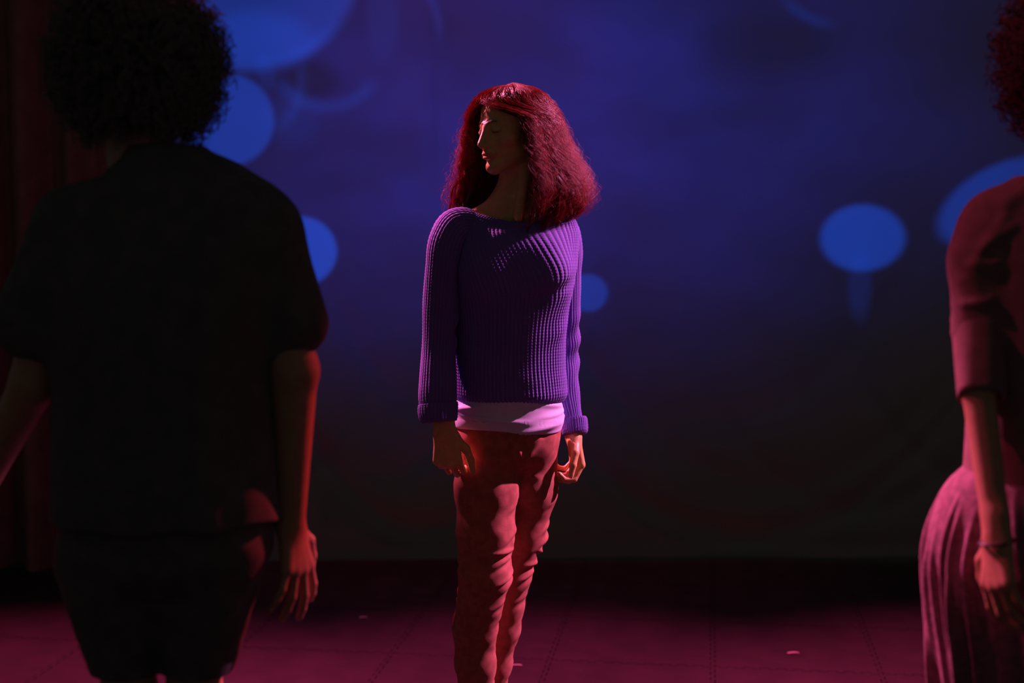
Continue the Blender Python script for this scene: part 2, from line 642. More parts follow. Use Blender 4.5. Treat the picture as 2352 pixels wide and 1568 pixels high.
def head_tint(o, V, M, s=1.0):
    """natural colouring of the face as a vertex colour: brows, lash lines, lips"""
    q = (V - M[:3, 3]) @ M[:3, :3] / s
    x, y, z = np.abs(q[:, 0]), q[:, 1], q[:, 2]
    near = (x < .06) & (y < -.055) & (y > -.13) & (np.abs(z) < .1)
    col = np.ones((len(V), 4), np.float32)

    def mix(w, c):
        w = np.clip(w * near, 0, 1)[:, None]
        col[:, :3] = col[:, :3] * (1 - w) + np.array(c) * w
    mix(1.2 - ((z + .0635) / .0115) ** 2 - (x / .023) ** 2, (.95, .55, .75))
    zb_ = .020 - ((x - .028) / .02) ** 2 * .004
    mix(np.exp(-((z - zb_) / .0032) ** 2) * sstep(x, .006, .014) * sstep(x, .047, .034) * .9, (.12, .10, .12))
    mix(np.exp(-((z + .0075 - ((x - .031) / .02) ** 2 * .002) / .0018) ** 2) * sstep(np.abs(x - .031), .015, .011) * .9, (.10, .08, .10))
    at = o.data.color_attributes.new('tint', 'FLOAT_COLOR', 'POINT')
    at.data.foreach_set('color', col.ravel())


def add_hand(F, wrist, d, palm, thumb, curl, spread=0.0, s=1.0, thumb_dir=None, nails=None):
    """d points to the fingers, palm is the way the palm faces, thumb the thumb's side; curl: degrees per joint for four fingers"""
    d = unit(d)
    palm = unit(palm - d * np.dot(palm, d)) if True else palm
    t = unit(np.cross(d, palm))
    if np.dot(t, thumb) < 0:
        t = -t
    w = np.asarray(wrist, float)
    M = np.eye(4)
    M[:3, 0], M[:3, 1], M[:3, 2], M[:3, 3] = t, d, palm, w
    if np.linalg.det(M[:3, :3]) < 0:
        M[:3, 2] = -palm
        sg = -1.0
    else:
        sg = 1.0
    P = lambda a, b, c: w + s * (a * t + b * d + c * palm)
    F.cone(P(0, -.03, 0), P(0, .012, 0), .0235 * s, .0235 * s, .012, (palm, .75))
    F.cone(P(.013, .02, 0), P(.022, .082, 0), .019 * s, .0155 * s, .012, (palm, .72))
    F.cone(P(-.011, .02, 0), P(-.024, .078, 0), .019 * s, .0145 * s, .012, (palm, .75))
    F.cone(P(0, .02, 0), P(0, .082, 0), .019 * s, .016 * s, .010, (palm, .72))
    F.cone(P(.020, .025, .010), P(.012, .055, .012), .015 * s, .012 * s, .012)       # thumb pad
    base = [(.0285, .086), (.0098, .091), (-.0098, .087), (-.0275, .078)]
    seg = [(.043, .026, .021), (.047, .029, .022), (.043, .027, .021), (.034, .020, .019)]
    rad = [(.0092, .0082, .0075, .0063), (.0094, .0084, .0077, .0064), (.009, .008, .0073, .006), (.0078, .007, .0064, .0054)]
    for i in range(4):
        p = P(base[i][0], base[i][1], -0.001)
        ang = 0.0
        dirv = unit(d + t * spread * (1.5 - i) / 1.5)
        F.cone(P(base[i][0] * .7, .05, 0), p, .010 * s, (rad[i][0] + .0008) * s, .006)
        for j in range(3):
            ang += math.radians(curl[i][j])
            v = dirv * math.cos(ang) + palm * math.sin(ang)
            p2 = p + v * seg[i][j] * s
            F.cone(p, p2, rad[i][j] * s, rad[i][j + 1] * s, .0025)
            if j == 2 and nails is not None:
                out = unit(-palm * math.cos(ang) + dirv * math.sin(ang))
                nails.append((p2 - v * .002 * s + out * rad[i][3] * .55 * s, v, out, s * (.9 if i < 3 else .75)))
            p = p2
    td = thumb_dir or ((.75, .65, .15), (.35, .9, .30), (.15, .95, .35))
    p = P(.020, .022, .004)
    rr = (.0135, .0108, .0095, .0075)
    ln = (.042, .034, .028)
    for j in range(3):
        v = unit(td[j][0] * t + td[j][1] * d + td[j][2] * palm)
        p2 = p + v * ln[j] * s
        F.cone(p, p2, rr[j] * s, rr[j + 1] * s, .004)
        if j == 2 and nails is not None:
            out = unit(t - v * np.dot(t, v))
            nails.append((p2 - v * .002 * s + out * rr[3] * .6 * s, v, out, s * 1.15))
        p = p2


def nail_mesh(nails, parent):
    for p, v, out, s in nails:
        side = np.cross(v, out)
        pts = []
        for r in range(4):
            for c in range(5):
                u = -1 + c / 2
                q = -1 + 2 * r / 3
                w_ = math.sqrt(max(0, 1 - (q * .75) ** 4))
                pts.append(p + v * q * .0055 * s + side * u * .0045 * s * w_ + out * (.0024 - u * u * .0020 - q * q * .0006) * s)
        mesh_obj('fingernail', np.array(pts), grid_faces(4, 5, False), 'nail', parent)


def tubes(C, R, sides=3):
    """C (n,m,3) centrelines, R (n,m) radii -> verts, quads"""
    n, m, _ = C.shape
    T = np.empty_like(C)
    T[:, 1:-1] = C[:, 2:] - C[:, :-2]
    T[:, 0] = C[:, 1] - C[:, 0]
    T[:, -1] = C[:, -1] - C[:, -2]
    T = unit(T)
    ref = unit(np.array([0.31, 0.87, 0.12]))
    U = unit(np.cross(T, ref))
    Vv = np.cross(T, U)
    a = 2 * PI * np.arange(sides) / sides
    P = C[:, :, None] + R[:, :, None, None] * (U[:, :, None] * np.cos(a)[:, None] + Vv[:, :, None] * np.sin(a)[:, None])
    verts = P.reshape(-1, 3)
    one = grid_faces(m, sides, True)
    F_ = (np.arange(n)[:, None, None] * m * sides + one[None]).reshape(-1, 4)
    return verts, F_


def rot_noise(p, seed, freq, octaves=2):
    """smooth pseudo-noise in [-1,1] from sums of sines"""
    r = np.random.default_rng(seed)
    out = np.zeros(len(p))
    amp, tot = 1.0, 0.0
    for o in range(octaves):
        for _ in range(4):
            k = r.normal(size=3) * freq
            out += amp * np.sin(p @ k + r.uniform(0, 6.28))
        tot += amp * 2.4
        amp *= .5
        freq *= 2
    return out / tot


# ================================================================ the setting
# floor: a dark sub-floor and interlocking foam mats, each its own piece
fl = mesh_obj('floor', [(-4.6, 0.6, -.012), (4.6, 0.6, -.012), (4.6, 7.2, -.012), (-4.6, 7.2, -.012),
                        (-4.6, 0.6, -.06), (4.6, 0.6, -.06), (4.6, 7.2, -.06), (-4.6, 7.2, -.06)],
              [[0, 1, 2, 3], [7, 6, 5, 4], [0, 4, 5, 1], [1, 5, 6, 2], [2, 6, 7, 3], [3, 7, 4, 0]], 'subfloor', smooth=False)
tag(fl, 'dark stage floor laid with interlocking puzzle mats', None, kind='structure')
MAT = 0.505


def jig_side(n=10, d=0.0135):
    """(t, offset) points of one toothed edge, teeth slightly dove-tailed"""
    pts = []
    for i in range(n):
        a, b = i / n, (i + 1) / n
        m0, m1 = a + .27 / n, a + .73 / n
        pts += [(a, 0), (m0 + .05 / n, 0), (m0 - .05 / n, d), (m1 + .05 / n, d), (m1 - .05 / n, 0)]
    return pts


def mat_outline():
    pts = []
    j = jig_side()
    g = .0008
    for t, o in j:
        pts.append((t * MAT, -o + g))                    # near edge: teeth point out
    for t, o in j:
        pts.append((MAT - o * 1 - g, t * MAT))           # right edge: sockets
    for t, o in j:
        pts.append((MAT - t * MAT, MAT - o - g))         # far edge: sockets
    for t, o in j:
        pts.append((-o + g, MAT - t * MAT))              # left edge: teeth
    return pts


_po = mat_outline()
_k = len(_po)
_in = []
for i in range(_k):
    a, b, c = np.array(_po[i - 1]), np.array(_po[i]), np.array(_po[(i + 1) % _k])
    e1, e2 = unit(b - a), unit(c - b)
    nrm = unit(np.array([-e1[1] - e2[1], e1[0] + e2[0]]))
    _in.append(b + nrm * .0012)
_mv = [(x, y, -.0016) for x, y in _po] + [(x, y, 0.0) for x, y in _in] + [(x, y, -.0118) for x, y in _po]
_mf = [list(range(_k, 2 * _k))]
_mf += [[i, (i + 1) % _k, _k + (i + 1) % _k, _k + i] for i in range(_k)]
_mf += [[2 * _k + i, 2 * _k + (i + 1) % _k, (i + 1) % _k, i] for i in range(_k)]
m0 = mesh_obj('floor_mat', _mv, _mf, ['foam_mat', 'mat_edge'], fl, smooth=False,
              mat_idx=[0] + [1] * (2 * _k))
YAW = math.radians(-7.9)
_org = W(1268, 1530, 4.36)
_anchor = np.array([_org[0], 4.36])
first = True
for iy in range(-5, 5):
    for ix in range(-7, 8):
        px, py = ix * MAT, iy * MAT
        x = _anchor[0] + px * math.cos(YAW) - py * math.sin(YAW)
        y = _anchor[1] + px * math.sin(YAW) + py * math.cos(YAW)
        if y < 1.6 or y > 6.3 or abs(x) > 3.6 or abs(x) > 1.3 + y * .42:
            continue
        o = m0 if first else m0.copy()
        if not first:
            COL.objects.link(o)
            o.parent = fl
        o.location = (x, y, -.00005 * ((ix * 7 + iy * 3) % 5))
        o.rotation_euler = (0, 0, YAW)
        first = False

# back wall (black masking) far behind the cloth is out of sight; the cloth itself:
nx, nz = 300, 190
xs = np.linspace(-2.75, 3.1, nx)
zs = np.linspace(0.0, 3.6, nz)
X, Z = np.meshgrid(xs, zs)
hem = 0.004 + 0.018 * sstep(X, 0.3, 1.6) + .008 * np.sin(X * 3.1 + .4)
Zw = hem + Z * (3.6 - hem) / 3.6
D = 0.010 * np.sin(X * 5.3 + .6 * np.sin(Z * 1.3)) * sstep(Z, 3.0, .3) + .006 * np.sin(X * 11.0 + Z * 1.1)


def swag(cx, zlow, wid, sag, amp, thick):
    """a U-shaped drag line in the cloth"""
    zc = zlow + sag * ((X - cx) / wid) ** 2
    win = sstep(np.abs(X - cx), wid * 1.15, wid * .5)
    return amp * np.exp(-((Z - zc) / thick) ** 2) * win


for a in ((0.95, .10, 1.15, 1.0, .030, .05), (1.05, .30, 1.05, .95, .022, .07), (0.8, .55, .9, .8, .018, .08), (1.4, .2, .7, .6, .018, .05),
          (-.35, .13, .75, 1.05, .030, .05), (-.55, .35, .65, .95, .022, .07), (-.3, .62, .55, .8, .016, .08), (-1.0, .2, .5, .9, .018, .05),
          (1.9, .3, .6, .6, .016, .06)):
    D += swag(*a)
D += .012 * np.exp(-((X + .322) / .012) ** 2) * sstep(Z, 1.1, 1.7)          # vertical seam
D += .008 * np.exp(-((X + .42 + .25 * (Z - 1.6)) / .05) ** 2) * sstep(Z, .9, 1.6)
D += -.006 * np.exp(-((X + .30 - .12 * (Z - 1.6)) / .04) ** 2) * sstep(Z, .9, 1.6)
D += .008 * np.exp(-((Z - .055 - .01 * np.sin(X * 2)) / .03) ** 2)            # hem pocket
back = mesh_obj('wall_back', np.stack([X, BACK_Y - D, Zw], -1).reshape(-1, 3), grid_faces(nz, nx, False), 'backdrop_cloth')
tag(back, 'cloth backdrop with blue film projected on it', None, kind='structure')

# side curtain on the left, in deep vertical folds, with a hem
nu, nv = 520, 60
u = np.linspace(0, 1, nu)
xc = -3.1 + 1.68 * u + .012 * np.sin(u * 60)
cv, cf = [], None
zz = np.concatenate([[0.012], np.linspace(0.02, 3.7, nv - 1)])
for z in zz:
    f_ = .055 * np.sin(u * 2 * PI * 8.5 + .5 * np.sin(u * 17)) + .018 * np.sin(u * 2 * PI * 19 + 1 + .3 * z)
    w_ = 0.8 + .2 * math.cos(z * .8)
    cv.append(np.stack([xc + .012 * np.sin(u * 40 + z * .7), 5.50 - f_ * w_, np.full(nu, z + 0.0) + .006 * np.sin(u * 30) * (z < .05)], 1))
cur = mesh_obj('stage_curtain', np.concatenate(cv), grid_faces(len(zz), nu, False), 'curtain_cloth')
_so = cur.modifiers.new('thickness', 'SOLIDIFY')
_so.thickness = .003
tag(cur, 'dark side curtain hanging in vertical folds left of the projection', 'curtain')


# ================================================================ centre performer
def knit(rings, nrib, rows, per, sgn=1.0, twist=None, amp=.0026, stitch=.0072, fold=None):
    """rings: function t in [0,1] -> (centre (r,3), e1 (r,3), e2 (r,3), a, b); returns a rib-knit tube"""
    t = np.linspace(0, 1, rows)
    c, e1, e2, a, b = rings(t)
    nc = nrib * per
    u = np.arange(nc) / nc * 2 * PI
    base = (c[:, None] + (a[:, None] * np.cos(u))[..., None] * e1[:, None] + (b[:, None] * np.sin(u))[..., None] * e2[:, None])
    nrm = unit((np.cos(u) / a[:, None])[..., None] * e1[:, None] + (np.sin(u) / b[:, None])[..., None] * e2[:, None])
    if fold is not None:
        base = base + nrm * fold(base.reshape(-1, 3), np.broadcast_to(u, (rows, nc)).reshape(-1), np.repeat(t, nc)).reshape(rows, nc)[..., None]
    ln = np.concatenate([[0], np.cumsum(np.linalg.norm(np.diff(c, axis=0), axis=1))])
    ph = nrib * u[None, :] / 2 + (0 if twist is None else twist(u[None, :], t[:, None]) * nrib / 2)
    rib = np.abs(np.cos(ph)) ** .7
    st = np.cos(2 * PI * ln[:, None] / stitch + 1.6 * np.cos(2 * ph))
    disp = amp * (rib - .6) + .0006 * st * rib
    return base + nrm * disp[..., None]


P1 = empty('person', (0.0, 3.40, 0.0))
tag(P1, 'person in a purple ribbed sweater standing in the centre, long wavy hair, face turned aside', 'person', 'performers on the stage')

Y0 = 3.40
YAWB = math.radians(7)                # chest turned a little to the picture's right
neck = W(1180, 470, 3.40)
hc = W(1181, 297, 3.385)
HM, _ = frame(hc, math.radians(-52), math.radians(4), math.radians(-3))
shR, shL = W(1040, 534, 3.36), W(1280, 536, 3.465)
elR, elL = W(1010, 765, 3.345), W(1294, 775, 3.52)
wrR, wrL = W(1021, 985, 3.28), W(1316, 992, 3.47)
hipR, hipL = W(1112, 1020, 3.37), W(1225, 1020, 3.44)
knR, knL = W(1114, 1335, 3.365), W(1166, 1340, 3.50)
anR, anL = W(1094, 1660, 3.43), W(1120, 1662, 3.58)
anR[2] = anL[2] = .085

F1 = Field((-.28, 3.16, -.0), (.28, 3.72, 1.73), .0030)
add_head(F1, HM, .91)
L1 = lambda p: (HM[:3, :3] @ np.asarray(p, float) + HM[:3, 3])
F1.cone(L1((0, .030, -.055)), neck + np.array([0, .015, -.01]), .050, .052, .02)
F1.cone(L1((.030, .015, -.050)), W(1190, 500, 3.34), .012, .012, .02)          # neck tendon
zb = [W(1170, q, Y0)[2] for q in (1030, 1000, 930, 850, 760, 660, 580, 530, 500)]
wb = [(1168, .120, .085), (1168, .158, .10), (1168, .140, .092), (1168, .118, .083), (1170, .118, .085), (1175, .132, .095), (1178, .150, .090),
      (1178, .160, .070), (1178, .120, .058)]
F1.zloft(zb, [(W(q[0], 800, Y0)[0], Y0, q[1] * .74, q[2] * .78) for q in wb], YAWB, .02)
F1.cone(shR, shL, .026, .026, .03)
F1.cone(neck + np.array([0, .01, 0]), W(1297, 520, 3.43), .040, .030, .03)
F1.cone(neck + np.array([0, .01, 0]), W(1072, 518, 3.39), .040, .027, .03)
F1.chain([shR, elR, wrR], [.028, .029, .023], .015)
F1.chain([shL, elL, W(1297, 890, 3.505), wrL], [.026, .023, .021, .021], .012)
F1.chain([hipR, knR, W(1092, 1500, 3.395), anR], [.055, .038, .034, .030], .02)
F1.chain([hipL, knL, W(1134, 1500, 3.54), anL], [.055, .036, .032, .030], .02)
for an in (anR, anL):
    F1.cone(an, an + np.array([.0, -.15, -.055]), .032, .024, .02)
nails = []
add_hand(F1, wrR, np.array([.10, -.05, -1]), np.array([.25, 1, 0.0]), np.array([1, 0, 0]),
         [(48, 55, 30), (52, 55, 30), (55, 55, 30), (58, 55, 30)], .05, .93,
         ((.62, .75, .2), (.22, .95, .25), (.0, .98, .2)), nails)
add_hand(F1, wrL, np.array([.14, -.03, -1]), np.array([-.95, -.30, 0]), np.array([0, -1, 0]),
         [(38, 62, 45), (46, 60, 42), (52, 58, 40), (56, 56, 38)], .06, .93,
         ((.70, .62, .35), (.25, .92, .42), (.05, .95, .35)), nails)
V, Q = F1.mesh()
V = smooth_mesh(V, Q, 1, .4)
body1 = mesh_obj('body', V, Q, 'skin', P1)
head_tint(body1, V, HM, .91)
nail_mesh(nails, body1)
del F1

# --- trousers
FT = Field((-.22, 3.20, .06), (.20, 3.72, .98), .0035)
zt = [W(1170, q, Y0)[2] for q in (1085, 1050, 1000, 950, 900)]
FT.zloft(zt, [(W(1160, 0, Y0)[0], Y0 + .015, .078, .062), (W(1163, 0, Y0)[0], Y0 + .005, .110, .094), (W(1167, 0, Y0)[0], Y0, .126, .104),
              (W(1168, 0, Y0)[0], Y0, .122, .100), (W(1169, 0, Y0)[0], Y0, .116, .094)], YAWB, .02)


def leg_pts(rows):
    return [W(a, b, c) for a, b, c, _ in rows], [r for *_, r in rows]


RL = [(1117, 1010, 3.375, .070), (1117, 1120, 3.37, .0735), (1115, 1220, 3.365, .066), (1114, 1320, 3.36, .060), (1102, 1385, 3.372, .052),
      (1091, 1440, 3.385, .0515), (1092, 1520, 3.40, .0475), (1094, 1600, 3.415, .043), (1095, 1660, 3.43, .043)]
LL = [(1218, 1010, 3.45, .070), (1209, 1120, 3.455, .0735), (1191, 1220, 3.475, .064), (1165, 1320, 3.49, .0565), (1155, 1385, 3.505, .051),
      (1146, 1440, 3.52, .0505), (1130, 1520, 3.545, .046), (1120, 1600, 3.565, .043), (1118, 1660, 3.58, .043)]
for rows in (RL, LL):
    p, r = leg_pts(rows)
    FT.chain(p, r, .022)
V, Q = FT.mesh()
V = smooth_mesh(V, Q, 2, .5)
Nn = vnormals(V, Q)
axR, axL = np.array(leg_pts(RL)[0]), np.array(leg_pts(LL)[0])


def leg_coords(V, ax):
    z = V[:, 2]
    o = np.argsort(ax[:, 2])
    cx = np.interp(z, ax[o, 2], ax[o, 0])
    cy = np.interp(z, ax[o, 2], ax[o, 1])
    return np.arctan2(V[:, 1] - cy, V[:, 0] - cx), np.hypot(V[:, 0] - cx, V[:, 1] - cy)


thR, dR = leg_coords(V, axR)
thL, dL = leg_coords(V, axL)
isR = dR < dL
th = np.where(isR, thR, thL)
z = V[:, 2]
# creases that run part of the way round the leg: (height, slope, centre angle, spread, height of ridge, thickness)
rg = np.random.default_rng(3)
disp = np.zeros(len(V))
for leg in (True, False):
    zc0 = .80
    while zc0 > .12:
        knee = math.exp(-((zc0 - .54) / .10) ** 2)
        ank = math.exp(-((zc0 - .20) / .07) ** 2)
        amp = .0008 + .0056 * knee + .004 * ank
        for th0 in (-.35 + rg.normal() * .25, PI - .35 + rg.normal() * .35):
            sl = rg.normal() * .018 + (.020 if math.cos(th0) > 0 else -.012)
            dth = (th - th0 + PI) % (2 * PI) - PI
            spread = rg.uniform(.40, .80)
            thick = rg.uniform(.0045, .0075) + .003 * (1 - knee)
            zc = zc0 + rg.normal() * .004 + sl * dth - .012 * dth ** 2 * rg.uniform(.2, 1)
            prof = np.exp(-((z - zc) / thick) ** 2) - .55 * np.exp(-((z - zc + thick * 1.9) / (thick * 1.1)) ** 2)
            disp += (isR == leg) * amp * rg.uniform(.6, 1.25) * (1.0 if math.cos(th0) > 0 else .55) * prof * np.exp(-(dth / spread) ** 2)
        zc0 -= rg.uniform(.028, .046) * (1.5 - .7 * knee)
# crotch pull lines and fly
x = V[:, 0]
front = Nn[:, 1] < .2
for (xa, ya, xb, yb, am, tk) in ((1158, 985, 1196, 1052, .006, .008), (1150, 1015, 1182, 1060, .004, .010), (1240, 1015, 1200, 1070, .004, .009),
                                 (1190, 985, 1192, 1040, .003, .005), (1110, 1040, 1170, 1085, .003, .010)):
    a, b = W(xa, ya, 3.28), W(xb, yb, 3.28)
    pa = V[:, [0, 2]] - a[[0, 2]]
    ba = b[[0, 2]] - a[[0, 2]]
    t = np.clip((pa @ ba) / (ba @ ba), 0, 1)
    dd = np.linalg.norm(pa - t[:, None] * ba, axis=1)
    disp += front * am * np.exp(-(dd / tk) ** 2)
disp += .0012 * rot_noise(V, 5, 60)
V = V + Nn * disp[:, None]
trs = mesh_obj('trousers', V, Q, 'rust_twill', P1)
del FT

# --- undershirt showing below the sweater
FS = Field((-.24, 3.2, .84), (.24, 3.62, 1.08), .0030)
zs_ = [W(1170, q, Y0)[2] for q in (978, 965, 940, 915, 880, 820)]
FS.zloft(zs_, [(W(1165, 0, Y0)[0], Y0, .1305, .112), (W(1166, 0, Y0)[0], Y0, .1325, .114), (W(1166, 0, Y0)[0], Y0, .130, .111),
               (W(1167, 0, Y0)[0], Y0, .127, .107), (W(1168, 0, Y0)[0], Y0, .121, .10), (W(1168, 0, Y0)[0], Y0, .11, .09)], YAWB, .0)
V, Q = FS.mesh()
Nn = vnormals(V, Q)
ang = np.arctan2(V[:, 1] - Y0, V[:, 0] - W(1166, 0, Y0)[0])
V[:, 2] += np.where(V[:, 2] < W(1170, 955, Y0)[2], -.006 * np.cos(2 * ang + .6) - .006 * np.cos(ang + .9), 0)
disp = np.zeros(len(V))
for (zp, sl, a0, sp, am, tk) in ((968, .020, -.6, 1.4, .007, .008), (944, .010, -.2, .6, .006, .007), (926, -.014, -.35, .5, .005, .007), (952, -.012, -1.8, .9, .005, .007),
                                 (930, .012, -2.6, .7, .005, .008), (910, .01, -1.2, .8, .004, .009), (955, 0.01, 1.4, 1.6, .005, .008)):
    da = (ang - a0 + PI) % (2 * PI) - PI
    zc = W(1170, zp, Y0)[2] + sl * da
    disp += am * np.exp(-((V[:, 2] - zc) / tk) ** 2) * np.exp(-(da / sp) ** 2)
hz = np.abs(Nn[:, 2]) < .8
V = V + Nn * (disp * hz)[:, None]
mesh_obj('undershirt', V, Q, 'lavender_jersey', P1)
del FS

# --- sweater body
KY = [(918, 1046, 1296, .102), (907, 1042, 1301, .112), (880, 1041, 1300, .113), (840, 1043, 1296, .112), (780, 1044, 1297, .112), (720, 1040, 1305, .115),
      (660, 1034, 1318, .122), (610, 1030, 1326, .124), (565, 1026, 1329, .116), (530, 1024, 1330, .100), (508, 1032, 1326, .084), (496, 1050, 1322, .076),
      (489, 1064, 1314, .070), (494, 1070, 1306, .066)]
kz, kp = [], []
for i, (yy, xl, xr, b) in enumerate(KY):
    a_, b_ = W(xl, yy, Y0), W(xr, yy, Y0)
    half = (b_[0] - a_[0]) / 2
    a = math.sqrt(max(half ** 2 - (b * math.sin(YAWB)) ** 2, .001)) / math.cos(YAWB)
    kz.append(i)
    kp.append(((a_[0] + b_[0]) / 2, a_[2], a, b))
kp = np.array(kp)
kl = np.concatenate([[0], np.cumsum(np.hypot(np.diff(kp[:, 1]), .6 * np.diff(kp[:, 2])))])
kl /= kl[-1]


def torso_rings(t):
    q = spline(t, kl, kp)
    r = len(t)
    c = np.stack([q[:, 0], np.full(r, Y0), q[:, 1]], 1)
    e1 = np.tile([math.cos(YAWB), math.sin(YAWB), 0], (r, 1))
    e2 = np.tile([-math.sin(YAWB), math.cos(YAWB), 0], (r, 1))
    # the neckline dips a little in front
    return c, e1, e2, q[:, 2], q[:, 3]


def torso_twist(u, t):
    d = (u - 1.5 * PI + PI) % (2 * PI) - PI              # 0 = chest centre, + = picture right
    return .42 * sstep(t, .52, .95) * np.exp(-((d + .1) / .9) ** 2) - .10 * sstep(t, .5, .15) * 0


_zb = W(1170, 625, Y0)[2]


def torso_fold(p, u, t):
    d = (u - 1.5 * PI + PI) % (2 * PI) - PI
    out = np.zeros(len(p))
    for d0 in (-.62, .62):
        out += .024 * np.exp(-((d - d0) / .40) ** 2 - ((p[:, 2] - _zb) / .062) ** 2)
    out += -.006 * np.exp(-(d / .25) ** 2 - ((p[:, 2] - _zb) / .05) ** 2)
    # drag folds below the bust and a soft blouse at the hem
    for (zp, sl, d0, sp, am, tk) in ((668, .05, .55, .5, -.012, .016), (700, .06, .30, .35, -.007, .014), (640, -.03, .2, .4, .004, .02),
                                     (760, .05, .9, .35, .006, .022), (830, -.04, -.5, .6, .005, .025), (560, .12, -.5, .5, .005, .022)):
        zc = W(1170, zp, Y0)[2] + sl * (d - d0)
        out += am * np.exp(-((p[:, 2] - zc) / tk) ** 2 - ((d - d0) / sp) ** 2)
    out += .003 * rot_noise(p, 11, 14)
    return out


rows = 230
G = knit(torso_rings, 84, rows, 8, twist=torso_twist, fold=torso_fold)
# neckline: drop the front edge
uu = np.arange(84 * 8) / (84 * 8) * 2 * PI
tt = np.linspace(0, 1, rows)
dip = np.maximum(0, -np.sin(uu))[None, :] ** 2 * sstep(tt, .80, 1.0)[:, None]
G[..., 2] -= .022 * dip
slope = sstep(tt, .78, .97)[:, None] * np.cos(uu)[None, :]
G[..., 2] += -.010 * slope
verts, faces = [G.reshape(-1, 3)], [grid_faces(rows, 84 * 8, True)]
n_t = rows * 84 * 8


def sleeve_rings(keys):
    pts = np.array([W(a, b, c) for a, b, c, _, _ in keys])
    ra = np.array([[r, s] for *_, r, s in keys])
    ln = np.concatenate([[0], np.cumsum(np.linalg.norm(np.diff(pts, axis=0), axis=1))])
    ln /= ln[-1]

    def rings(t):
        c = spline(t, ln, pts)
        r = spline(t, ln, ra)
        tg = unit(np.gradient(c, axis=0))
        e1 = unit(np.cross(tg, np.array([0, 1.0, 0])))
        e2 = np.cross(tg, e1)
        return c, e1, e2, r[:, 0], r[:, 1]
    return rings


SR = [(1090, 512, 3.38, .030, .040), (1052, 520, 3.36, .046, .050), (1030, 552, 3.345, .044, .054), (1021, 610, 3.345, .043, .054), (1014, 700, 3.345, .043, .052),
      (1008, 800, 3.335, .0425, .050), (1006, 870, 3.31, .041, .046), (1006, 928, 3.29, .040, .043), (1008, 950, 3.287, .036, .038)]
SL = [(1255, 515, 3.45, .030, .040), (1283, 522, 3.465, .042, .048), (1298, 555, 3.475, .038, .052), (1299, 620, 3.49, .0375, .052), (1297, 720, 3.51, .0375, .050),
      (1295, 820, 3.525, .0365, .046), (1298, 900, 3.505, .035, .042), (1311, 960, 3.485, .029, .036), (1317, 985, 3.477, .026, .032)]


def sl_fold(seed):
    def f(p, u, t):
        out = .0035 * rot_noise(p, seed, 22)
        out += .004 * np.sin(p[:, 2] * 95 + 2.2 * np.sin(u)) * np.exp(-((t - .60) / .13) ** 2) * np.maximum(0, np.cos(u - .4))
        return out
    return f


for keys, sd in ((SR, 21), (SL, 22)):
    S = knit(sleeve_rings(keys), 32, 190, 8, amp=.0024, fold=sl_fold(sd))
    faces.append(grid_faces(190, 256, True) + sum(len(a) for a in verts))
    verts.append(S.reshape(-1, 3))
swe = mesh_obj('sweater', np.concatenate(verts), np.concatenate(faces), 'purple_knit', P1)


def cuff(keys):
    """a turned-back knitted cuff: out, down and back in"""
    pts = np.array([W(a, b, c) for a, b, c, _, _ in keys])
    ra = np.array([[r, s] for *_, r, s in keys])
    k = np.linspace(0, 1, len(keys))

    def rings(t):
        c = spline(t, k, pts)
        r = spline(t, k, ra)
        ax = unit(pts[-2] - pts[1])
        e1 = unit(np.cross(ax, np.array([0, 1.0, 0])))
        e2 = np.cross(ax, e1)
        n = len(t)
        return c, np.tile(e1, (n, 1)), np.tile(e2, (n, 1)), r[:, 0], r[:, 1]
    G = knit(rings, 34, 40, 8, amp=.0022)
    return mesh_obj('cuff', G.reshape(-1, 3), grid_faces(40, 272, True), 'purple_knit', swe)


cuff([(1006, 931, 3.29, .037, .040), (1006, 926, 3.29, .0430, .046), (1006, 930, 3.29, .0465, .049), (1006, 948, 3.287, .0460, .049), (1008, 963, 3.284, .0430, .046),
      (1010, 969, 3.283, .0375, .040), (1010, 960, 3.283, .034, .036)])
cuff([(1314, 966, 3.483, .027, .034), (1316, 961, 3.483, .0305, .038), (1318, 965, 3.482, .0325, .040), (1320, 980, 3.478, .0325, .040), (1321, 992, 3.474, .0310, .039),
      (1322, 998, 3.472, .027, .034), (1322, 990, 3.472, .024, .030)])

# --- hair of the centre performer
HX = W(1172, 300, 3.39)
lv = np.array([191, 200, 213, 235, 260, 300, 340, 380, 430, 465, 490, 515.])
left = np.array([6, -34, -60, -80, -92, -106, -110, -114, -126, -142, -136, -110.])
right = np.array([12, 48, 72, 91, 103, 116, 128, 148, 170, 174, 158, 110.])
lz = np.array([W(1172, q, 3.39)[2] for q in lv])
SCL = 1 / 966.0


def envelope(z):
    """centre x, centre y, half width, half depth of the hair mass at height z"""
    o = slice(None, None, -1)
    l = np.interp(z, lz[o], left[o]) * SCL
    r = np.interp(z, lz[o], right[o]) * SCL
    a = (r - l) / 2
    b = np.minimum(a * 1.02, .118)
    return HX[0] + (l + r) / 2, 3.405 + .0 * z, a, b


FACE = math.atan2(-math.cos(math.radians(52)), -math.sin(math.radians(52)))       # azimuth the face looks to
zh0, zh1 = W(0, 232, 3.39)[2], W(0, 285, 3.39)[2]


def window(phi, z):
    """push hair azimuths out of the face opening; near side opens wider than the far side"""
    d = (phi - FACE + PI) % (2 * PI) - PI
    s = sstep(z, zh0, zh1)
    wn, wf = math.radians(68) * s, math.radians(40) * s
    dn = np.where(d >= 0, wn + d * (PI - wn) / PI, -(wf + (-d) * (PI - wf) / PI))
    return FACE + dn


def keep_side(phi, sw):
    """add a swirl to the azimuths without letting a strand cross the face"""
    d = (phi - FACE + PI) % (2 * PI) - PI
    sg = np.where(d >= 0, 1.0, -1.0)
    return FACE + sg * np.maximum(np.abs(d) + sg * sw, .02)


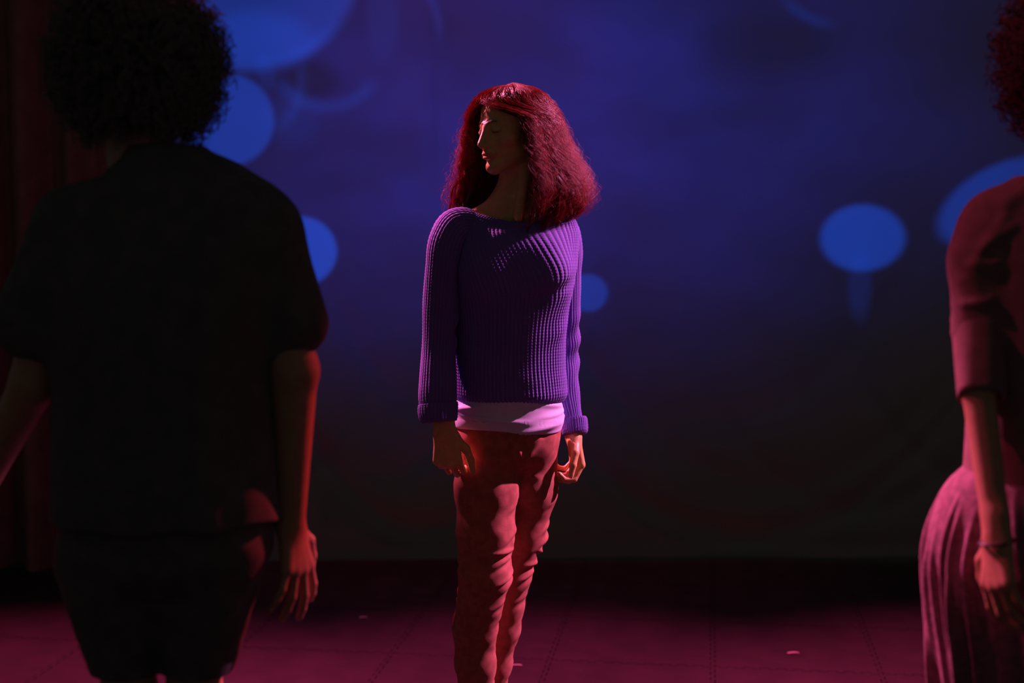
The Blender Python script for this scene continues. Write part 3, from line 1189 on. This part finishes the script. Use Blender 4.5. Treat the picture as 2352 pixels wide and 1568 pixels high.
def hair_point(phi, z, rad):
    cx, cy, a, b = envelope(z)
    p = window(phi, z)
    return np.stack([cx + a * rad * np.cos(p), cy + b * rad * np.sin(p), z], -1)


nph, nzz = 120, 60
zz = np.linspace(lz[0] - .0005, W(0, 495, 3.39)[2], nzz)
ph = FACE + np.linspace(.22, 2 * PI - .22, nph)
PH, ZZ = np.meshgrid(ph, zz)
cr = hair_point(PH, ZZ, .79 + .02 * np.sin(PH * 9 + ZZ * 30))
cr[..., 2] -= .007
core_v, core_f = cr.reshape(-1, 3), grid_faces(nzz, nph, False)
hair = mesh_obj('hair', core_v, core_f, 'hair_core', P1)
hs = hair.modifiers.new('thickness', 'SOLIDIFY')
hs.thickness = .010
hs.offset = -1


def hair_strands(n, m, seed, flyaway=False):
    r = np.random.default_rng(seed)
    ncl = 120
    cphi = r.uniform(-PI, PI, ncl)
    cl = r.integers(0, ncl, n)
    phi = cphi[cl] + r.normal(0, .038, n)
    lay = r.uniform(.90, 1.0, n) + .05 * np.sin(cphi[cl] * 23) if not flyaway else r.uniform(.97, 1.08, n)
    ztop = lz[0] + .002
    z0 = ztop - np.abs(r.normal(0, .045, n)) * (r.uniform(0, 1, n) < .7)
    side = np.cos(window(phi, np.full(n, 1.4)))
    zend = np.where(side > 0, W(0, 500, 3.39)[2], W(0, 482, 3.39)[2]) + r.normal(0, .014, n) + (cphi[cl] * 7 % 1 - .5) * .03
    short = r.uniform(0, 1, n) < .25
    zend = np.where(short, zend + r.uniform(.0, .14, n), zend)
    t = np.linspace(0, 1, m)
    # move quickly over the crown, then fall
    z = z0[:, None] + (zend - z0)[:, None] * (t[None] ** 1.7)
    swirl = .10 * np.sin(cphi[cl] * 3)[:, None] * t
    rad = lay[:, None] * np.ones_like(t)[None]
    P = hair_point(keep_side(phi[:, None], swirl), z, rad)
    # waves: shared by a lock, growing to the tips
    phs = (r.uniform(0, 6.28, ncl)[cl] + r.normal(0, .35, n))[:, None]
    lam = r.uniform(.038, .062, ncl)[cl][:, None]
    L = (z0[:, None] - z)
    amp = (.0020 + .0125 * t[None] ** .9) * r.uniform(.6, 1.3, n)[:, None]
    tang = np.stack([-np.sin(phi), np.cos(phi), 0 * phi], -1)[:, None]
    rad_ = np.stack([np.cos(phi), np.sin(phi), 0 * phi], -1)[:, None]
    P = P + tang * (amp * np.sin(2 * PI * L / lam + phs))[..., None] + rad_ * (.8 * amp * np.cos(2 * PI * L / lam + phs))[..., None]
    P = P + r.normal(0, .0002, P.shape)
    # lock convergence at tips
    if flyaway:
        k = (t[None] ** 1.5 * r.uniform(.004, .030, n)[:, None])
        wob = np.sin(t[None] * r.uniform(6, 16, n)[:, None] + r.uniform(0, 6, n)[:, None]) * .010 * t[None]
        P = P + rad_ * k[..., None] + tang * wob[..., None]
        P[..., 2] += (t[None] ** 2 * r.uniform(-.002, .03, n)[:, None])
    rr = np.full((n, m), .00052 if not flyaway else .00030) * (1 - .45 * t[None] ** 3)
    return tubes(P, rr, 3)


def hair_locks(nl, per, m, seed):
    """wavy locks: every strand of a lock follows the lock's own path"""
    r = np.random.default_rng(seed)
    phi = r.uniform(-PI, PI, nl)
    lay = r.uniform(.84, 1.0, nl)
    z0 = lz[0] + .002 - r.uniform(0, .006, nl) - np.abs(r.normal(0, .040, nl)) * (r.uniform(0, 1, nl) < .45)
    side = np.cos(window(phi, np.full(nl, 1.4)))
    zend = np.where(side > 0, W(0, 503, 3.39)[2], W(0, 484, 3.39)[2]) + r.normal(0, .016, nl)
    zend = np.where(r.uniform(0, 1, nl) < .30, zend + r.uniform(.02, .15, nl), zend)
    t = np.linspace(0, 1, m)
    z = z0[:, None] + (zend - z0)[:, None] * (t[None] ** 1.6)
    sw = r.normal(0, .12, nl)[:, None] * t
    P = hair_point(keep_side(phi[:, None], sw), z, lay[:, None] + .03 * t[None] * r.normal(0, 1, nl)[:, None])
    L = z0[:, None] - z
    lam = r.uniform(.040, .072, nl)[:, None]
    ph0 = r.uniform(0, 6.28, nl)[:, None]
    amp = (.0010 + r.uniform(.006, .012, nl)[:, None] * t[None] ** .7)
    pe = window(phi, np.full(nl, 1.45))
    tang = np.stack([-np.sin(pe), np.cos(pe), 0 * pe], -1)[:, None]
    rad_ = np.stack([np.cos(pe), np.sin(pe), 0 * pe], -1)[:, None]
    wv = 2 * PI * L / lam + ph0
    P = P + tang * (amp * np.sin(wv))[..., None] + rad_ * (.8 * amp * np.cos(wv))[..., None]
    # strands inside the lock
    o1 = r.normal(0, 1, (nl, per, 1))
    o2 = r.normal(0, 1, (nl, per, 1))
    wid = (r.uniform(.0028, .0058, nl)[:, None] * (.75 + .6 * np.sin(PI * np.clip(t, 0, 1))[None] - .45 * t[None] ** 2))[:, None]
    cp = r.uniform(0, 6.28, (nl, 4, 1))[:, r.integers(0, 4, per)]
    cl_ = r.uniform(.014, .024, (nl, 4, 1))[:, r.integers(0, 4, per)]
    ck = .0011 * np.sin(2 * PI * L[:, None] / cl_ + cp) * t[None, None] ** .5
    S = P[:, None] + tang[:, None] * (o1 * wid + ck)[..., None] + rad_[:, None] * (o2 * wid * .8 + ck * .7)[..., None]
    S = S + r.normal(0, .0003, S.shape)
    S[..., 2] += r.normal(0, .006, (nl, per, 1)) * t[None, None] ** 3
    S = S.reshape(nl * per, m, 3)
    rr = np.full((nl * per, m), .00050) * (1 - .5 * t[None] ** 3)
    return tubes(S, rr, 3)


V, Q = hair_locks(175, 26, 32, 31)
mesh_obj('strands', V, Q, 'hair_brown', hair)
V, Q = hair_strands(800, 26, 32, True)
mesh_obj('flyaway_strands', V, Q, 'hair_brown', hair)


def shoe(p, parent, yaw=0.0):
    Fz = Field(p + np.array([-.08, -.22, -p[2] - .0]), p + np.array([.08, .09, .05]), .004)
    g = -p[2]
    Fz.cone(p + np.array([0, -.005, .01]), p + np.array([0, .005, g + .05]), .042, .045, .02)
    Fz.cone(p + np.array([0, .03, g + .04]), p + np.array([0, -.15, g + .035]), .036, .032, .03)
    Fz.cone(p + np.array([0, -.05, g + .06]), p + np.array([0, -.12, g + .04]), .036, .036, .03)
    V, Q = Fz.mesh()
    V[:, 2] = np.maximum(V[:, 2], .001)
    o = mesh_obj('shoe', V, Q, ['shoe_black', 'sole_white'], parent, mat_idx=(V[Q][:, :, 2].mean(1) < .018).astype(int))
    return o


shoe(anR, P1)
shoe(anL, P1)

# ================================================================ left performer, seen from behind, near the lens
YL = 2.42
P2 = empty('person', (W(350, 800, YL)[0], YL, 0.0))
tag(P2, 'person with a big round curly hairdo in loose black T-shirt, back turned, left foreground', 'person', 'performers on the stage')
px = lambda a, b, dy=0.0: W(a, b, YL + dy)
F2 = Field((-1.15, 2.12, 0), (-.25, 2.78, 1.76), .0040)
hc2 = px(318, 190, .03)
HM2, _ = frame(hc2, math.radians(176), 0, 0)
add_head(F2, HM2)
F2.cone(hc2 + np.array([0, -.02, -.05]), px(335, 430), .055, .060, .02)
shl, shr = px(150, 505), px(600, 510)
ell_, elr = px(78, 880, .02), px(675, 850, .0)
wrl, wrr = px(-62, 1145, .10), px(666, 1195, .02)
z2 = [px(350, q)[2] for q in (1250, 1150, 1000, 850, 700, 560, 480, 430)]
F2.zloft(z2, [(px(362, 0)[0], YL, .155, .11), (px(362, 0)[0], YL, .15, .105), (px(362, 0)[0], YL, .135, .095), (px(362, 0)[0], YL, .138, .10), (px(368, 0)[0], YL, .155, .105),
              (px(370, 0)[0], YL, .165, .095), (px(365, 0)[0], YL, .15, .075), (px(350, 0)[0], YL, .09, .06)], 0, .03)
F2.chain([shl, ell_, wrl], [.05, .039, .027], .015)
F2.chain([shr, elr, wrr], [.05, .041, .0265], .015)
hl2, hr2 = px(275, 1270), px(445, 1270)
kl2, kr2 = px(298, 1600, .015), px(446, 1600, .015)
al2, ar2 = px(305, 2150, .0), px(425, 2150, .0)
al2[2] = ar2[2] = .085
F2.chain([hl2, kl2, al2], [.060, .046, .036], .02)
F2.chain([hr2, kr2, ar2], [.060, .046, .036], .02)
for an in (al2, ar2):
    F2.cone(an, an + np.array([0, .15, -.055]), .034, .025, .02)
n2 = []
add_hand(F2, wrr, np.array([.14, .02, -1]), np.array([-.75, .45, 0]), np.array([0, 1, 0]),
         [(16, 14, 10), (12, 14, 10), (12, 16, 12), (10, 16, 12)], .42, 1.02, None, n2)
add_hand(F2, wrl, np.array([-.3, .3, -1]), np.array([.9, .2, 0]), np.array([0, 1, 0]), [(20, 25, 15)] * 4, .1, 1.02, None, n2)
V, Q = F2.mesh()
body2 = mesh_obj('body', V, Q, 'skin_brown', P2)
head_tint(body2, V, HM2)
nail_mesh(n2, body2)
del F2

FT = Field((-1.12, 2.15, .66), (-.25, 2.70, 1.50), .0040)
zt = [px(350, q)[2] for q in (1190, 1150, 1050, 950, 850, 750, 650, 560, 490, 430, 400, 375, 350, 335)]
pr = [(358, .200, .138), (358, .197, .138), (358, .192, .13), (358, .188, .125), (360, .190, .128), (364, .196, .132), (374, .205, .130), (383, .210, .12), (384, .205, .105),
      (386, .168, .088), (404, .130, .080), (396, .108, .075), (372, .080, .068), (366, .070, .062)]
FT.zloft(zt, [(px(a, 0)[0], YL, b, c) for a, b, c in pr], 0, .0, power=2.2)
FT.cone(px(165, 515), px(80, 735, .0), .060, .066, .04)
FT.cone(px(585, 515), px(672, 740, .0), .060, .058, .04)
V, Q = FT.mesh()
V = smooth_mesh(V, Q, 3, .5)
Nn = vnormals(V, Q)
zv = V[:, 2]
disp = .006 * rot_noise(V * np.array([1, 1, .35]), 41, 16) + .003 * rot_noise(V * np.array([1, 1, .4]), 42, 40)
disp += .008 * np.sin((V[:, 0] - px(350, 0)[0]) * 55 + 3 * zv) * sstep(zv, 1.25, .95) * .5
V = V + Nn * disp[:, None]
tsh = mesh_obj('t_shirt', V, Q, 'black_jersey', P2)


def sleeve_flap(name, c0, c1, r0, r1, mat, parent, seed, trim=.010, n=64):
    """open short sleeve: outer wall, rolled hem and inner wall"""
    ax = unit(c1 - c0)
    e1 = unit(np.cross(ax, np.array([0, 1.0, 0])))
    e2 = np.cross(ax, e1)
    ts = list(np.linspace(0, 1, 14)) + [1.0, .93, .6]
    rr = [r0 + (r1 - r0) * t for t in np.linspace(0, 1, 14)] + [r1 - .005, r1 - .008, r1 - .012]
    u = np.arange(n) / n * 2 * PI
    V = []
    for t, r in zip(ts, rr):
        wob = 1 + .05 * np.sin(u * 3 + seed) * t + .03 * np.sin(u * 5 + seed * 2) * t
        V.append((c0 + (c1 - c0) * t) + (np.cos(u) * r * wob)[:, None] * e1 + (np.sin(u) * r * 1.06 * wob)[:, None] * e2)
    return mesh_obj(name, np.concatenate(V), grid_faces(len(ts), n, True), mat, parent)


sleeve_flap('sleeve', px(625, 590), px(686, 770), .058, .0505, 'black_jersey', tsh, 1.0)
sleeve_flap('sleeve', px(128, 590), px(72, 748), .060, .062, 'black_jersey', tsh, 2.0)

FT = Field((-1.0, 2.18, .55), (-.30, 2.68, .96), .0040)
zt = [px(350, q)[2] for q in (1375, 1340, 1290, 1200, 1120, 1070)]
FT.zloft(zt, [(px(368, 0)[0], YL, .050, .040), (px(367, 0)[0], YL, .120, .090), (px(364, 0)[0], YL, .172, .122), (px(366, 0)[0], YL, .180, .125), (px(366, 0)[0], YL, .172, .118), (px(366, 0)[0], YL, .15, .10)], 0, .0)
FT.cone(px(262, 1290), px(298, 1570, .01), .098, .055, .015)
FT.cone(px(480, 1290), px(450, 1560, .01), .098, .058, .015)
FT.cone(px(370, 1330), px(372, 1420), .06, .03, .04)
FT.ell((0, 0, 0), (1, 1, .001), None)
_z = px(350, 1545)[2]
sl = FT.ax[2] < _z
FT.F[:, :, sl] = np.maximum(FT.F[:, :, sl], (_z - FT.ax[2][sl])[None, None, :])
V, Q = FT.mesh()
V = smooth_mesh(V, Q, 2, .5)
Nn = vnormals(V, Q)
disp = .008 * rot_noise(V * np.array([1, 1, .4]), 44, 14) + .002 * rot_noise(V, 45, 40)
V = V + Nn * (disp * (np.abs(Nn[:, 2]) < .8))[:, None]
mesh_obj('shorts', V, Q, 'charcoal_cotton', P2)
shoe2 = []
for an in (al2, ar2):
    s = shoe(np.array([an[0], -an[1], an[2]]), None)
    me = s.data
    co = np.empty(len(me.vertices) * 3, np.float32)
    me.vertices.foreach_get('co', co)
    co = co.reshape(-1, 3)
    co[:, 1] *= -1
    me.vertices.foreach_set('co', co.ravel())
    me.flip_normals()
    s.parent = P2
    s.location = -Vector(P2.location)


def curly_hair(centre, radii, n, seed, mat, parent, zcut, coil=.0085, length=.055, turns=4.0, face_az=PI / 2):
    """round head of tight coils over a solid core"""
    r = np.random.default_rng(seed)
    Fh = Field(centre - np.array(radii) - .03, centre + np.array(radii) + .03, .005)
    Fh.ell(centre, np.array(radii) * .90, None, 0)
    Fh.ell(centre + np.array([math.cos(face_az), math.sin(face_az), -.35]) * radii[1] * .95, np.array(radii) * .62, None, .03, 'sub')
    V, Q = Fh.mesh()
    Nn = vnormals(V, Q)
    V = V + Nn * (.008 * rot_noise(V, seed, 70))[:, None]
    core = mesh_obj('hair', V, Q, mat, parent)
    d = unit(r.normal(size=(n * 2, 3)))
    fz = d[:, 0] * math.cos(face_az) + d[:, 1] * math.sin(face_az)
    keep = ~((fz > .55) & (d[:, 2] < .45)) & (d[:, 2] > zcut)
    d = d[keep][:n]
    m = 30
    t = np.linspace(0, 1, m)
    base = centre + d * np.array(radii) * .84
    out = d + np.array([0, 0, -.35]) * (1 - d[:, 2:3]) * .6
    out = unit(out)
    C = base[:, None] + out[:, None] * (t[None, :, None] * length * r.uniform(.6, 1.25, len(d))[:, None, None])
    e1 = unit(np.cross(out, np.array([.2, .3, .9])))
    e2 = np.cross(out, e1)
    a = 2 * PI * turns * t[None] * r.uniform(.7, 1.3, len(d))[:, None] + r.uniform(0, 6.28, len(d))[:, None]
    cr_ = coil * r.uniform(.5, 1.2, len(d))[:, None] * (.4 + .6 * t[None])
    C = C + e1[:, None] * (cr_ * np.cos(a))[..., None] + e2[:, None] * (cr_ * np.sin(a))[..., None]
    R = np.full((len(d), m), .0013) * (1 - .4 * t[None] ** 3)
    v, f = tubes(C, R, 3)
    mesh_obj('curls', v, f, mat, core)
    return core


curly_hair(px(318, 152, .02), (.120, .122, .130), 2600, 51, 'hair_black', P2, -.80)

# ================================================================ right performer, cut by the frame
P3 = empty('person', (W(2440, 800, YL)[0], YL, 0.0))
tag(P3, 'person in wine-red T-shirt and loose wide trousers at the right edge, back turned', 'person', 'performers on the stage')
F3 = Field((.60, 2.10, 0), (1.36, 2.78, 1.76), .0042)
hc3 = px(2452, 165, .03)
HM3, _ = frame(hc3, math.radians(200), 0, 0)
add_head(F3, HM3)
F3.cone(hc3 + np.array([0, -.02, -.05]), px(2450, 430), .052, .056, .02)
s3l, s3r = px(2275, 520), px(2640, 520)
m3l = px(2252, 720, -.03)
e3l, e3r = px(2246, 890, -.085), px(2690, 880)
w3l, w3r = px(2290, 1225, -.165), px(2680, 1200)
z3 = [px(2440, q)[2] for q in (1250, 1150, 1000, 850, 700, 560, 480, 430)]
F3.zloft(z3, [(px(a, 0)[0], YL, b, c) for a, b, c in ((2445, .15, .11), (2445, .145, .10), (2445, .12, .09), (2445, .12, .09), (2448, .135, .10), (2450, .148, .09), (2450, .135, .07),
                                                       (2450, .08, .055))], 0, .03)
F3.chain([s3l, m3l, e3l, w3l], [.034, .031, .027, .021], .015)
F3.chain([s3r, e3r, w3r], [.034, .030, .022], .015)
a3l, a3r = px(2370, 2150), px(2500, 2150)
a3l[2] = a3r[2] = .085
F3.chain([px(2370, 1270), px(2365, 1600), a3l], [.075, .05, .034], .02)
F3.chain([px(2520, 1270), px(2520, 1600), a3r], [.075, .05, .034], .02)
for an in (a3l, a3r):
    F3.cone(an, an + np.array([0, .15, -.055]), .034, .025, .02)
n3 = []
add_hand(F3, w3l, np.array([.0, -.14, -1]), np.array([.85, .35, 0]), np.array([0, 1, 0]), [(18, 25, 18), (20, 25, 18), (22, 26, 18), (24, 26, 18)], .1, .95, None, n3)
add_hand(F3, w3r, np.array([0, 0, -1]), np.array([-1, .2, 0]), np.array([0, 1, 0]), [(20, 25, 15)] * 4, .1, .95, None, n3)
V, Q = F3.mesh()
body3 = mesh_obj('body', V, Q, 'skin_brown', P3)
head_tint(body3, V, HM3)
nail_mesh(n3, body3)
del F3

FT = Field((.66, 2.18, .74), (1.30, 2.68, 1.48), .0040)
zt = [px(2440, q)[2] for q in (1130, 1050, 950, 850, 750, 650, 560, 500, 455, 425, 405)]
pr = [(2448, .150, .118), (2448, .146, .115), (2448, .142, .112), (2448, .142, .112), (2448, .148, .115), (2450, .158, .115), (2452, .170, .105), (2452, .165, .09),
      (2452, .135, .078), (2452, .10, .07), (2452, .08, .065)]
FT.zloft(zt, [(px(a, 0)[0], YL, b, c) for a, b, c in pr], 0, .0, power=2.2)
FT.chain([px(2290, 505), px(2255, 600, -.01), px(2248, 760, -.03)], [.048, .050, .046], .03)
FT.chain([px(2625, 510), px(2668, 600), px(2690, 760)], [.050, .052, .048], .03)
V, Q = FT.mesh()
V = smooth_mesh(V, Q, 3, .5)
Nn = vnormals(V, Q)
disp = .004 * rot_noise(V * np.array([1, 1, .5]), 61, 20)
for (xa, ya, xb, yb, am, tk) in ((2215, 590, 2275, 500, .005, .010), (2225, 575, 2290, 520, .004, .009), (2205, 590, 2265, 568, -.003, .012), (2210, 605, 2250, 600, .005, .012),
                                 (2200, 640, 2225, 690, .004, .012), (2195, 695, 2240, 685, .005, .008), (2195, 760, 2230, 745, .004, .010), (2280, 470, 2345, 420, .005, .012)):
    a, b = px(xa, ya), px(xb, yb)
    pa = V[:, [0, 2]] - a[[0, 2]]
    ba = b[[0, 2]] - a[[0, 2]]
    t = np.clip((pa @ ba) / (ba @ ba), 0, 1)
    disp += am * np.exp(-(np.linalg.norm(pa - t[:, None] * ba, axis=1) / tk) ** 2)
V = V + Nn * disp[:, None]
ts3 = mesh_obj('t_shirt', V, Q, 'wine_jersey', P3)
sleeve_flap('sleeve', px(2249, 730, -.02), px(2252, 914, -.088), .0465, .0385, 'wine_jersey', ts3, .4)
sleeve_flap('sleeve', px(2688, 730), px(2690, 900), .048, .042, 'wine_jersey', ts3, 1.4)

# loose gathered trousers, pleats fanning from the waist
nu, nv = 420, 120
keys = [(1075, 2440, .150, .115), (1110, 2440, .176, .130), (1170, 2440, .196, .145), (1240, 2440, .206, .150), (1300, 2440, .2075, .150), (1400, 2440, .200, .145),
        (1480, 2440, .190, .138), (1568, 2440, .180, .13), (1700, 2440, .165, .12), (1850, 2440, .14, .11), (1980, 2440, .12, .10)]
kz3 = np.array([px(2440, k[0])[2] for k in keys])
tv = np.linspace(kz3[0], kz3[-1], nv)
q = spline(-tv, -kz3, np.array([k[1:] for k in keys], float))
u = np.arange(nu) / nu * 2 * PI
rgp = np.random.default_rng(9)
V = np.zeros((nv, nu, 3))
pl_ = np.zeros((nv, nu))
hh = (kz3[0] - tv)[:, None]
for i in range(34):
    u0 = rgp.uniform(0, 2 * PI)
    dr = rgp.normal() * .5
    wid = rgp.uniform(.035, .085)
    am = rgp.uniform(.006, .015)
    st, en = rgp.uniform(0, .10), rgp.uniform(.25, .9)
    d = (u[None] - u0 - dr * hh + PI) % (2 * PI) - PI
    pl_ += am * np.exp(-(d / (wid * (.6 + 1.2 * hh))) ** 2) * sstep(hh, st, st + .12) * sstep(hh, en + .1, en - .05)
V[..., 0] = px(2440, 0)[0] + (q[:, 1:2] + pl_ - .008) * np.cos(u)
V[..., 1] = YL + (q[:, 2:3] + pl_ - .008) * np.sin(u)
V[..., 2] = tv[:, None]
mesh_obj('wide_trousers', V.reshape(-1, 3), grid_faces(nv, nu, True)[:, ::-1], 'wine_linen', P3)
for an in (a3l, a3r):
    s = shoe(np.array([an[0], -an[1], an[2]]), None)
    me = s.data
    co = np.empty(len(me.vertices) * 3, np.float32)
    me.vertices.foreach_get('co', co)
    co = co.reshape(-1, 3)
    co[:, 1] *= -1
    me.vertices.foreach_set('co', co.ravel())
    me.flip_normals()
    s.parent = P3
    s.location = -Vector(P3.location)
_w = px(2290, 1243, -.17)
a = np.linspace(0, 2 * PI, 40, endpoint=False)
C = np.stack([_w[0] + .0265 * np.cos(a), _w[1] + .024 * np.sin(a), np.full(40, _w[2]) + .004 * np.cos(a)], -1)
C = np.concatenate([C, C[:1]])[None]
v, f = tubes(C, np.full((1, 41), .0028), 6)
mesh_obj('bracelet', v, f, 'bracelet', P3)
curly_hair(px(2452, 130, .02), (.084, .10, .125), 1500, 71, 'hair_dark_red', P3, -.95, face_az=PI / 2 - .3)


# ================================================================ scraps on the floor
def scrap(px_, py_, w_, d_, label, bend):
    c = W(px_, py_, 4.0)
    ray = c - np.array([0, 0, CAM_H])
    g = np.array([0, 0, CAM_H]) + ray * (-CAM_H / ray[2])
    n = 8
    V = []
    for k in (0.0, .0012):
        for i in range(n + 1):
            t = -1 + 2 * i / n
            for s in (-1, 1):
                V.append((g[0] + t * w_ / 2, g[1] + s * d_ / 2 + .15 * d_ * math.sin(3 * t), .0006 + k + bend * (1 - t * t)))
    m = 2 * (n + 1)
    Fc = []
    for i in range(n):
        a = 2 * i
        Fc.append([m + a, m + a + 2, m + a + 3, m + a + 1])
        Fc.append([a, a + 1, a + 3, a + 2])
        Fc.append([a, a + 2, m + a + 2, m + a])
        Fc.append([a + 1, m + a + 1, m + a + 3, a + 3])
    Fc.append([0, m, m + 1, 1])
    Fc.append([m - 2, m - 1, 2 * m - 1, 2 * m - 2])
    o = mesh_obj('paper_scrap', V, Fc, 'paper', None, smooth=False)
    tag(o, label, 'scrap', 'paper scraps on the mats')


scrap(1822, 1500, .036, .010, 'small pale paper scrap lying alone on the mats right of centre', .002)
scrap(1186, 1528, .034, .007, 'thin pale paper scrap on the mats beside the sweater wearer\'s legs', .0015)
scrap(834, 1418, .026, .006, 'tiny pale paper scrap near the backdrop, right of the spread hand', .001)
